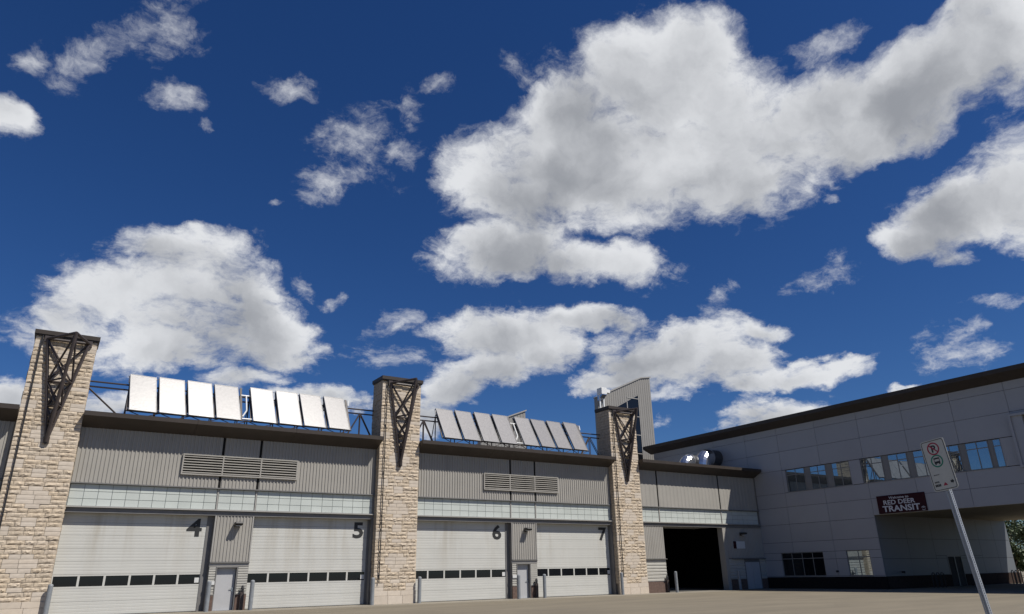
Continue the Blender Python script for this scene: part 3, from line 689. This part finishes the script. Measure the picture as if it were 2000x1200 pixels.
MB().box(46.9, 47.6, 55.8, 56.6, 18.95, 19.65).build('hood', 'white_paint', ru, bevel=.03)
MB().prism_x([(56.6, 18.95), (55.8, 18.95), (55.8, 18.9), (56.6, 18.3)], 46.95, 47.55).build('intake', 'silver', ru)
for x in (47.0, 47.5): MB().bar((x, 56.3, 9.76), (x, 56.3, 19.0), .14).build('leg', 'white_paint', ru)
MB().box(47.6, 48.3, 56.1, 56.5, 19.25, 19.6).build('duct', 'white_paint', ru)
def elbow_vent(x, y, z, r, L, label, grp):
    t = thing('roof_vent', (x, y, 9.76), label, 'vent', grp)
    pts = [Vector((x, y, 9.76))]; R = r * 1.15
    mb = MB(); n = 16; rows = []
    path = [(x, z - 1.0)] + [(x + R - R * math.cos(a), z - .0 + R * math.sin(a) - R * .0) for a in [PI / 2 * i / 7 for i in range(8)]]
    path = [(px, pz - R) for px, pz in path]
    for i, (px, pz) in enumerate(path):
        a, b = path[max(0, i - 1)], path[min(len(path) - 1, i + 1)]
        dx, dz = b[0] - a[0], b[1] - a[1]; l = math.hypot(dx, dz); dx, dz = dx / l, dz / l
        rows.append([(px + r * math.cos(q) * dz, y + r * math.sin(q), pz - r * math.cos(q) * dx) for q in [2 * PI * k / n for k in range(n)]])
    for i, rw in enumerate(rows[:-1]):
        mb.add(rw + rows[i + 1], [(k, (k + 1) % n, (k + 1) % n + n, k + n) for k in range(n)])
    mb.build('elbow', 'silver', t, smooth=False)
    e = path[-1]
    MB().tube((e[0] - .02, y, e[1]), (e[0] + L, y, e[1]), r * .97, 20).build('duct', 'dark_duct', t)
    for s in (.02, L - .06): MB().tube((e[0] + s, y, e[1]), (e[0] + s + .06, y, e[1]), r * 1.04, 20).build('collar', 'galv', t)
    MB().tube((x, y, 9.76), (x, y, path[0][1] + .1), r, 20).build('riser', 'silver', t)
elbow_vent(49.1, 47.3, 11.05, .62, .9, 'smaller silver elbow vent on the low roof beside the office wall', 'silver roof vents')
elbow_vent(51.0, 46.9, 11.45, .78, 1.25, 'larger silver elbow vent with dark duct beside the office wall', 'silver roof vents')

# ------------------------------------------------------------------ office building
XR = 53.06; OY0, OY1 = 8.0, 55.4; TY = 32.29; XE = 73.1; ZP = 5.21
office = thing('office_building', (63, 32, 0), 'two storey grey panelled office building with dark eave and drive-through passage', 'building')
MB().box(XR + .14, XE, TY + .10, OY1, 0, 13.08).build('core', 'dark_gap', office)
MB().box(XR + .14, XE, OY0, TY + .10, ZP + .06, 13.08).build('core', 'dark_gap', office)
MB().box(XR + .02, XE, OY0, 15.0, 0, ZP + .06).build('core', 'panel_grey', office)
MB().box(XR - .3, XE + .3, OY0 - .3, OY1 + .3, 13.5, 13.75).build('roof', 'roof_grey', office)
n = 10; w = (OY1 + .4 - (OY0 - .4)) / n
ev = node('eave', (52.6, 32, 13.08), office)
for i in range(n):
    a = OY0 - .4 + i * w
    MB().prism_y([(XR + .2, 13.08), (XR, 13.08), (52.0, 13.50), (52.0, 13.80), (XR + .2, 13.76)], a + .006, a + w - .006).build('fascia_panel', 'brown_metal', ev)
rows = [.87, 2.2, 3.60, 5.04, 6.42, 7.58, 9.48, 11.06, 12.52, 13.09]
cols = [55.38, 51.0, 47.2, 43.4, 39.9, 36.1, 32.29, 28.65, 25.05, 21.45, 17.8, 14.2, 10.5, 8.02]
WIN = [(33.57, 39.55, 7.6, 9.46), (22.47, 32.63, 7.6, 9.46), (37.19, 41.19, .95, 2.77), (33.23, 35.15, .95, 2.77), (15.5, 20.75, 7.6, 10.75)]
holes = WIN + [(15.0, TY, -1, ZP)]
def minus(rect, h):
    y0, y1, z0, z1 = rect; a, b, c, d = h
    if a >= y1 or b <= y0 or c >= z1 or d <= z0: return [rect]
    out = []
    if z0 < c: out.append((y0, y1, z0, c))
    if z1 > d: out.append((y0, y1, d, z1))
    zz0, zz1 = max(z0, c), min(z1, d)
    if y0 < a: out.append((y0, a, zz0, zz1))
    if y1 > b: out.append((b, y1, zz0, zz1))
    return out
for ya, yb in zip(cols[1:], cols):
    for za, zb in zip(rows, rows[1:]):
        rc = [(ya, yb, za, zb)]
        for h in holes: rc = [q for r_ in rc for q in minus(r_, h)]
        for a, b, c, d in rc:
            if b - a < .06 or d - c < .06 or (a > F - .1 and d < 9.7): continue
            MB().box(XR, XR + .06, a + .011, b - .011, c + .011, d - .011).build('wall_panel', 'panel_grey', office)
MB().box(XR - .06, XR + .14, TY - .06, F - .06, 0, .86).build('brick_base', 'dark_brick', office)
def window(y0, y1, z0, z1, lights, transom, gm='office_glass'):
    """lights: list of (y0, y1, number of panes)"""
    t = MB().box(XR + .085, XR + .138, y0 + .004, y1 - .004, z0 + .004, z1 - .004).build('window', 'win_frame', office)
    for a, b, n_ in lights:
        w_ = (b - a) / n_
        for i in range(n_):
            l, r = a + i * w_ + .03, a + (i + 1) * w_ - .03
            MB().box(XR + .072, XR + .09, l, r, z0 + .05, transom - .03).build('pane', gm, t)
            MB().box(XR + .072, XR + .09, l, r, transom + .03, z1 - .05).build('pane', gm, t)
        bars = MB()
        for i in range(n_ + 1): bars.box(XR + .05, XR + .092, a + i * w_ - .028, a + i * w_ + .028, z0 + .02, z1 - .02)
        bars.box(XR + .054, XR + .0915, a + .028, b - .028, transom - .03, transom + .03)
        bars.box(XR + .054, XR + .0915, a + .028, b - .028, z0 + .02, z0 + .05).box(XR + .054, XR + .0915, a + .028, b - .028, z1 - .05, z1 - .02)
        bars.build('frame', 'win_frame', t)
    MB().box(XR - .03, XR + .1, y0 + .01, y1 - .01, z0 - .03, z0 + .02).build('sill', 'win_frame', t)
window(33.57, 39.55, 7.6, 9.46, [(37.75, 39.5, 2), (35.75, 37.2, 2), (33.62, 35.15, 2)], 9.0)
window(22.47, 32.63, 7.6, 9.46, [(30.9, 32.58, 2), (28.95, 30.4, 2), (27.0, 28.45, 2), (25.2, 26.5, 2), (23.3, 24.75, 2), (22.5, 22.98, 1)], 9.0)
window(37.19, 41.19, .95, 2.77, [(37.22, 41.16, 4)], 2.3, 'door_glass')
window(33.23, 35.15, .95, 2.77, [(33.26, 35.12, 2)], 2.3)
bw = MB()                                              # projecting frame round the bay window
for a, b, c, d in ((15.3, 21.55, 10.7, 10.86), (15.3, 21.55, 7.4, 7.56), (21.4, 21.55, 7.56, 10.7), (15.3, 15.45, 7.56, 10.7)): bw.box(XR - .28, XR - .003, a, b, c, d)
bw.build('bay_frame', 'panel_grey', office)
MB().box(XR - .16, XR - .004, 20.76, 21.4, 7.56, 10.7).build('bay_panel', 'panel_grey', office)
window(15.5, 20.75, 7.6, 10.7, [(15.52, 20.73, 4)], 9.6)
# passage
tw = [53.2, 56.86, 60.5, 64.2, 67.8, 70.5, XE]
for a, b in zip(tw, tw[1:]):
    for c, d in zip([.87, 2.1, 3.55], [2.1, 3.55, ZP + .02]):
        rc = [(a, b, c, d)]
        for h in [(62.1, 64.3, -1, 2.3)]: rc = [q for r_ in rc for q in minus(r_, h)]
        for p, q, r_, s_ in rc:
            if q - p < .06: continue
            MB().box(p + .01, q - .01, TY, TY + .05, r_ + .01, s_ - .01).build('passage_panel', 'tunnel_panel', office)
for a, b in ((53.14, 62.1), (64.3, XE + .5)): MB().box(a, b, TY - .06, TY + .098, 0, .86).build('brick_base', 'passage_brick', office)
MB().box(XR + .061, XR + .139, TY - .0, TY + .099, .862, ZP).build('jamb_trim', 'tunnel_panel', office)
pd = node('passage_door', (63.2, TY, 0), office)
MB().box(62.1, 62.18, TY - .02, TY + .09, 0, 2.3).box(63.15, 63.25, TY - .02, TY + .09, 0, 2.22).box(64.22, 64.3, TY - .02, TY + .09, 0, 2.3).box(62.18, 64.22, TY - .018, TY + .09, 2.22, 2.3).build('frame', 'win_frame', pd)
for a, b in ((62.18, 63.15), (63.25, 64.22)): MB().box(a + .005, b - .005, TY + .03, TY + .07, .02, 2.21).build('door_leaf', 'interior', pd)
for i in range(5):
    a = XR + .02 + i * (XE - XR) / 5
    MB().box(a + .008, a + (XE - XR) / 5 - .008, 15.0, TY + .03, ZP, ZP + .05).build('passage_ceiling', 'soffit', office)
MB().tube((55.2, TY - .05, 1.15), (55.2, TY - .25, 1.15), .07, 8).tube((55.2, TY - .25, 1.22), (55.2, TY - .25, 1.05), .05, 8).build('hose_outlet', 'black_metal', office)
MB().tube((XR - .01, 36.1, 1.28), (XR - .2, 36.1, 1.28), .07, 8).tube((XR - .2, 36.1, 1.35), (XR - .2, 36.1, 1.2), .05, 8).build('hose_outlet', 'black_metal', office)

# sign over the passage
ws = thing('wall_sign', (XR - .02, 30.0, 5.25), 'dark maroon wall sign reading Welcome to Red Deer Transit above the passage', 'sign')
MB().box(XR - .07, XR - .004, 28.17, 31.82, 5.25, 6.54).build('board', 'maroon', ws, bevel=.01)
ex, ey = Vector((0, -1, 0)), Vector((0, 0, 1))
for s_, sz, y, z, bo in (('Welcome to', .24, 30.1, 6.27, .004), ('RED DEER', .44, 30.15, 5.88, .009), ('TRANSIT', .58, 30.05, 5.38, .015)):
    xf(text_mb(s_, sz, bo, squeeze=1.22), (XR - .074, y, z), ex, ey).build('lettering', 'letter', ws)
em = MB()
for a0, a1, r0, r1 in ((200, 340, .10, .13), (30, 150, .05, .08), (20, 160, .12, .15)):
    n_ = 10; vs = [(r * math.cos(math.radians(a0 + (a1 - a0) * i / n_)), r * math.sin(math.radians(a0 + (a1 - a0) * i / n_)), 0) for r in (r0, r1) for i in range(n_ + 1)]
    em.add(vs, [(i, i + 1, i + 2 + n_, i + 1 + n_) for i in range(n_)])
xf(em, (XR - .074, 28.42, 5.42), ex, ey).build('emblem', 'letter', ws)

# ------------------------------------------------------------------ street sign in front
SC = Vector((9.05, 4.563, 2.729)); az = .0732; tl = .0988
e0 = Vector((-math.sin(az), -math.cos(az), 0)); u0 = Vector((0, 0, 1))
ex = e0 * math.cos(tl) + u0 * math.sin(tl); ey = -e0 * math.sin(tl) + u0 * math.cos(tl); en = ex.cross(ey)
foot = SC - ey * (SC.z / ey.z)
ps = thing('parking_sign', foot - en * .035, 'white no parking bus zone sign on a leaning perforated steel post', 'sign')
def slab(pts, z0, z1):
    n_ = len(pts); return MB().add([(x, y, z0) for x, y in pts] + [(x, y, z1) for x, y in pts], [tuple(range(n_ - 1, -1, -1)), tuple(range(n_, 2 * n_))] + [(i, (i + 1) % n_, (i + 1) % n_ + n_, i + n_) for i in range(n_)])
pl = xf(slab(rrect(.305, .61, .035), -.003, 0), SC, ex, ey).build('plate', 'sign_white', ps)
def loop(w, h, r, t, z):
    a, b = rrect(w, h, r), rrect(w - 2 * t, h - 2 * t, max(.005, r - t)); n_ = len(a)
    return MB().add([(x, y, z) for x, y in a] + [(x, y, z) for x, y in b], [(i, (i + 1) % n_, (i + 1) % n_ + n_, i + n_) for i in range(n_)])
def onsign(mb, name, m): return xf(mb, SC, ex, ey).build(name, m, pl)
onsign(loop(.283, .588, .028, .007, .0012), 'border', 'number_black')
cx, cy = -.005, .195
onsign(ring_mb(.060, .076, .0014, cx=cx, cy=cy), 'red_ring', 'sign_red')
P_ = text_mb('P', .115, .004); P_.v = [(v[0] + cx, v[1] + cy - .040, .0011) for v in P_.v]; onsign(P_, 'letter_p', 'number_black')
d_ = Vector((-.045, .045, 0)); q_ = Vector((.0055, .0055, 0)); c_ = Vector((cx, cy, .0018))
onsign(MB().add([c_ + d_ - q_, c_ - d_ - q_, c_ - d_ + q_, c_ + d_ + q_], [(0, 1, 2, 3)]), 'slash', 'sign_red')
cy = .045
onsign(ring_mb(.060, .076, .0014, cx=cx, cy=cy), 'green_ring', 'sign_green')
bus = MB()
def rc(x0, x1, y0, y1, z=.0012): bus.add([(cx + x0, cy + y0, z), (cx + x1, cy + y0, z), (cx + x1, cy + y1, z), (cx + x0, cy + y1, z)], [(0, 1, 2, 3)])
rc(-.036, .036, .022, .040); rc(-.036, -.029, -.004, .022); rc(.029, .036, -.004, .022); rc(-.036, .036, -.030, -.004); rc(-.032, -.016, -.043, -.030); rc(.016, .032, -.043, -.030)
onsign(bus, 'bus_symbol', 'number_black')
tx = MB(); 
def dash(x0, x1, y, h, z=.0012): tx.add([(x0, y, z), (x1, y, z), (x1, y + h, z), (x0, y + h, z)], [(0, 1, 2, 3)])
for i, w_ in enumerate((.011, .008, .009, .008, .009, .007)): dash(-.10 + i * .0125, -.10 + i * .0125 + w_, -.118, .009 + .002 * (i % 2))
for i, w_ in enumerate((.012, .011, .012, .010)): dash(-.115 + i * .0155, -.115 + i * .0155 + w_, -.205, .017)
for i, w_ in enumerate((.016, .015, .015, .014)): dash(-.118 + i * .0185, -.118 + i * .0185 + w_, -.25, .028)
onsign(tx, 'small_print', 'number_black')
onsign(MB().add([(.078, -.205, .0012), (.098, -.205, .0012), (.098, -.19, .0012), (.122, -.218, .0012), (.098, -.246, .0012), (.098, -.231, .0012), (.078, -.231, .0012)], [(0, 1, 2, 3, 4, 5, 6)]), 'arrow', 'number_black')
onsign(MB().add([(-.02, -.25, .0012), (.035, -.25, .0012), (.022, -.225, .0012), (.008, -.212, .0012), (-.006, -.228, .0012)], [(0, 1, 2, 3, 4)]), 'emblem', 'sign_red')
# perforated square post: strips and rungs leave the holes open on the two visible faces
pw = .030; L0 = -(SC - foot).length; L1 = .30; po = MB()
oc = SC - en * .032
def pb(x0, x1, y0, y1, z0, z1):
    po.add([oc + ex * a + ey * b + en * c for a, b, c in ((x0, y0, z0), (x1, y0, z0), (x1, y1, z0), (x0, y1, z0), (x0, y0, z1), (x1, y0, z1), (x1, y1, z1), (x0, y1, z1))],
           [(0, 3, 2, 1), (4, 5, 6, 7), (0, 1, 5, 4), (1, 2, 6, 5), (2, 3, 7, 6), (3, 0, 4, 7)])
hw = .025; t_ = .003; hs = .0085
for sz in (1, -1):
    za, zb = (hw - t_, hw) if sz > 0 else (-hw, -hw + t_)
    pb(-hw, -hs, L0, L1, za, zb); pb(hs, hw, L0, L1, za, zb)
    pb(-hw, -hw + t_, L0, L1, -hw + t_, -hs) if sz > 0 else pb(hw - t_, hw, L0, L1, -hw + t_, -hs)
    pb(-hw, -hw + t_, L0, L1, hs, hw - t_) if sz > 0 else pb(hw - t_, hw, L0, L1, hs, hw - t_)
y = L0
while y < L1:
    for za, zb in ((hw - t_, hw), (-hw, -hw + t_)): pb(-hs, hs, y, y + .0095, za, zb)
    pb(-hw, -hw + t_, y, y + .0095, -hs, hs); pb(hw - t_, hw, y, y + .0095, -hs, hs); y += .0254
po.build('post', 'galv', ps)

# ------------------------------------------------------------------ bollards, lamps, small wall things
def bollard(x, y, label):
    t = thing('bollard', (x, y, 0), label, 'bollard', 'grey pipe bollards along the garage')
    MB().tube((x, y, 0), (x, y, 1.44), .115, 16).build('pipe', 'bollard_grey', t)
    cap = MB(); n_ = 16; rw = [[(x + .115 * math.cos(a) * math.cos(2 * PI * k_ / n_), y + .115 * math.cos(a) * math.sin(2 * PI * k_ / n_), 1.44 + .075 * math.sin(a)) for k_ in range(n_)] for a in (0, .5, 1.0, 1.4)]
    for a, b in zip(rw, rw[1:]): cap.add(a + b, [(k_, (k_ + 1) % n_, (k_ + 1) % n_ + n_, k_ + n_) for k_ in range(n_)])
    cap.add(rw[-1], [tuple(range(n_))]); cap.build('dome', 'bollard_grey', t)
for x, lab in ((.86, 'grey pipe bollard between the stone pier and the left edge of door four'), (7.95, 'grey pipe bollard right of door four, by the white wall plate'),
               (10.16, 'grey pipe bollard at the left edge of door five'), (17.05, 'grey pipe bollard between the right edge of door five and the stone pier'),
               (20.08, 'grey pipe bollard between the stone pier and the left edge of door six'), (27.28, 'grey pipe bollard right of door six, left of the narrow grey door'),
               (29.36, 'grey pipe bollard at the left edge of door seven'), (36.2, 'grey pipe bollard between the right edge of door seven and the stone pier'),
               (41.6, 'grey pipe bollard at the left side of the open dark doorway'), (48.68, 'grey pipe bollard in shade at the right side of the open doorway')):
    bollard(x, 42.16, lab)
def wall_lamp(x, z, label, yw=F - .015):
    t = thing('wall_lamp', (x, yw, z), label, 'lamp', 'wall lamps above the narrow doors')
    MB().box(x - .12, x + .12, yw - .05, yw + .005, z - .15, z + .12).build('back_plate', 'black_metal', t)
    MB().prism_x([(yw - .05, z + .08), (yw - .50, z + .10), (yw - .55, z + .02), (yw - .50, z - .05), (yw - .05, z - .11)], x - .20, x + .20).build('housing', 'black_metal', t, bevel=.02)
    MB().box(x - .14, x + .14, yw - .44, yw - .18, z - .115, z - .09).build('lens', 'plate_white', t)
wall_lamp(9.18, 4.42, 'black wall lamp on the ribbed panel between doors four and five')
wall_lamp(28.42, 4.42, 'black wall lamp on the ribbed panel between doors six and seven')
wall_lamp(50.35, 4.38, 'black wall lamp in shade above the white notice by the office corner')
nb = thing('notice_board', (50.0, F - .02, 3.2), 'white and purple notice on the shaded garage wall by the office corner', 'sign')
MB().box(49.65, 50.7, F - .03, F - .004, 3.2, 3.78).build('board', 'plate_white', nb)
MB().box(49.3, 49.64, F - .03, F - .004, 3.2, 3.78).build('side_strip', 'maroon', nb)
def hose_post(x, label):
    y = F - .16; t = thing('hose_post', (x, y, 0), label, 'post', 'dark slim posts beside the doors')
    MB().box(x - .10, x + .10, y - .06, y + .06, 0, .92).build('shaft', 'brown_steel', t, bevel=.01)
    MB().tube((x, y, .92), (x, y, 1.08), .085, 10).tube((x, y, 1.08), (x, y, 1.24), .10, 10, .05).build('head', 'black_metal', t)
    MB().tube((x, y, 1.02), (x - .2, y - .05, .98), .05, 8).build('spout', 'black_metal', t)
hose_post(9.80, 'dark slim post with round head beside the grey door between doors four and five')
hose_post(29.10, 'dark slim post with round head beside the grey door between doors six and seven')
hose_post(41.25, 'dark slim post with round head left of the open doorway')
def bike_rack(x, label):
    t = thing('bike_rack', (x, 31.2, 0), label, 'bike rack', 'bike racks in the passage')
    for i in range(3):
        a = x + i * .62; pts = [Vector((a, 31.2, 0))] + [Vector((a + .22 - .22 * math.cos(q), 31.2, .86 + .2 * math.sin(q))) for q in [PI * k_ / 6 for k_ in range(7)]] + [Vector((a + .44, 31.2, 0))]
        MB().path(pts, .035, 6).build('hoop', 'black_metal', t)
bike_rack(57.3, 'black hoop bike rack left of the passage doors'); bike_rack(69.6, 'black hoop bike rack near the far end of the passage')

# ------------------------------------------------------------------ trees beyond the passage
def tree(x, y, h, seed, label):
    rnd = random.Random(seed); t = thing('tree', (x, y, 0), label, 'tree', 'trees beyond the passage')
    tk = MB(); tk.tube((x, y, 0), (x + .1, y, h * .45), .22, 8, .13)
    cents = []
    for i in range(9):
        a = rnd.uniform(0, 2 * PI); l = rnd.uniform(.6, 1) * h * .28; z0 = h * rnd.uniform(.15, .45); e = Vector((x + l * math.cos(a), y + l * math.sin(a), z0 + rnd.uniform(.1, .42) * h))
        tk.tube((x, y, z0), e, .08, 6, .03); cents.append((e, rnd.uniform(.14, .2) * h))
    cents.append((Vector((x, y, h * .8)), h * .19)); tk.build('trunk', 'bark', t)
    cr = MB()
    for c_, r_ in cents:
        for i in range(420):
            v = Vector((rnd.gauss(0, 1), rnd.gauss(0, 1), rnd.gauss(0, 1))).normalized() * r_ * rnd.random() ** .4; p = c_ + v
            n1 = Vector((rnd.uniform(-1, 1), rnd.uniform(-1, 1), rnd.uniform(-1, 1))).normalized(); a = n1.orthogonal().normalized(); b = n1.cross(a); s = rnd.uniform(.10, .2)
            cr.add([p - a * s, p + b * s * .6, p + a * s, p - b * s * .6], [(0, 1, 2, 3)])
    cr.build('crown', 'leaf', t)
tree(112, 49.5, 9.5, 1, 'tall green leafy tree beyond the far end of the passage')
tree(104, 43.0, 7.0, 2, 'middle sized green tree beyond the passage, right of the tall one')
tree(96, 42.6, 4.2, 3, 'low bushy green tree just beyond the passage')
tree(120, 46.5, 8.0, 4, 'green leafy tree farther off behind the low bushy one')
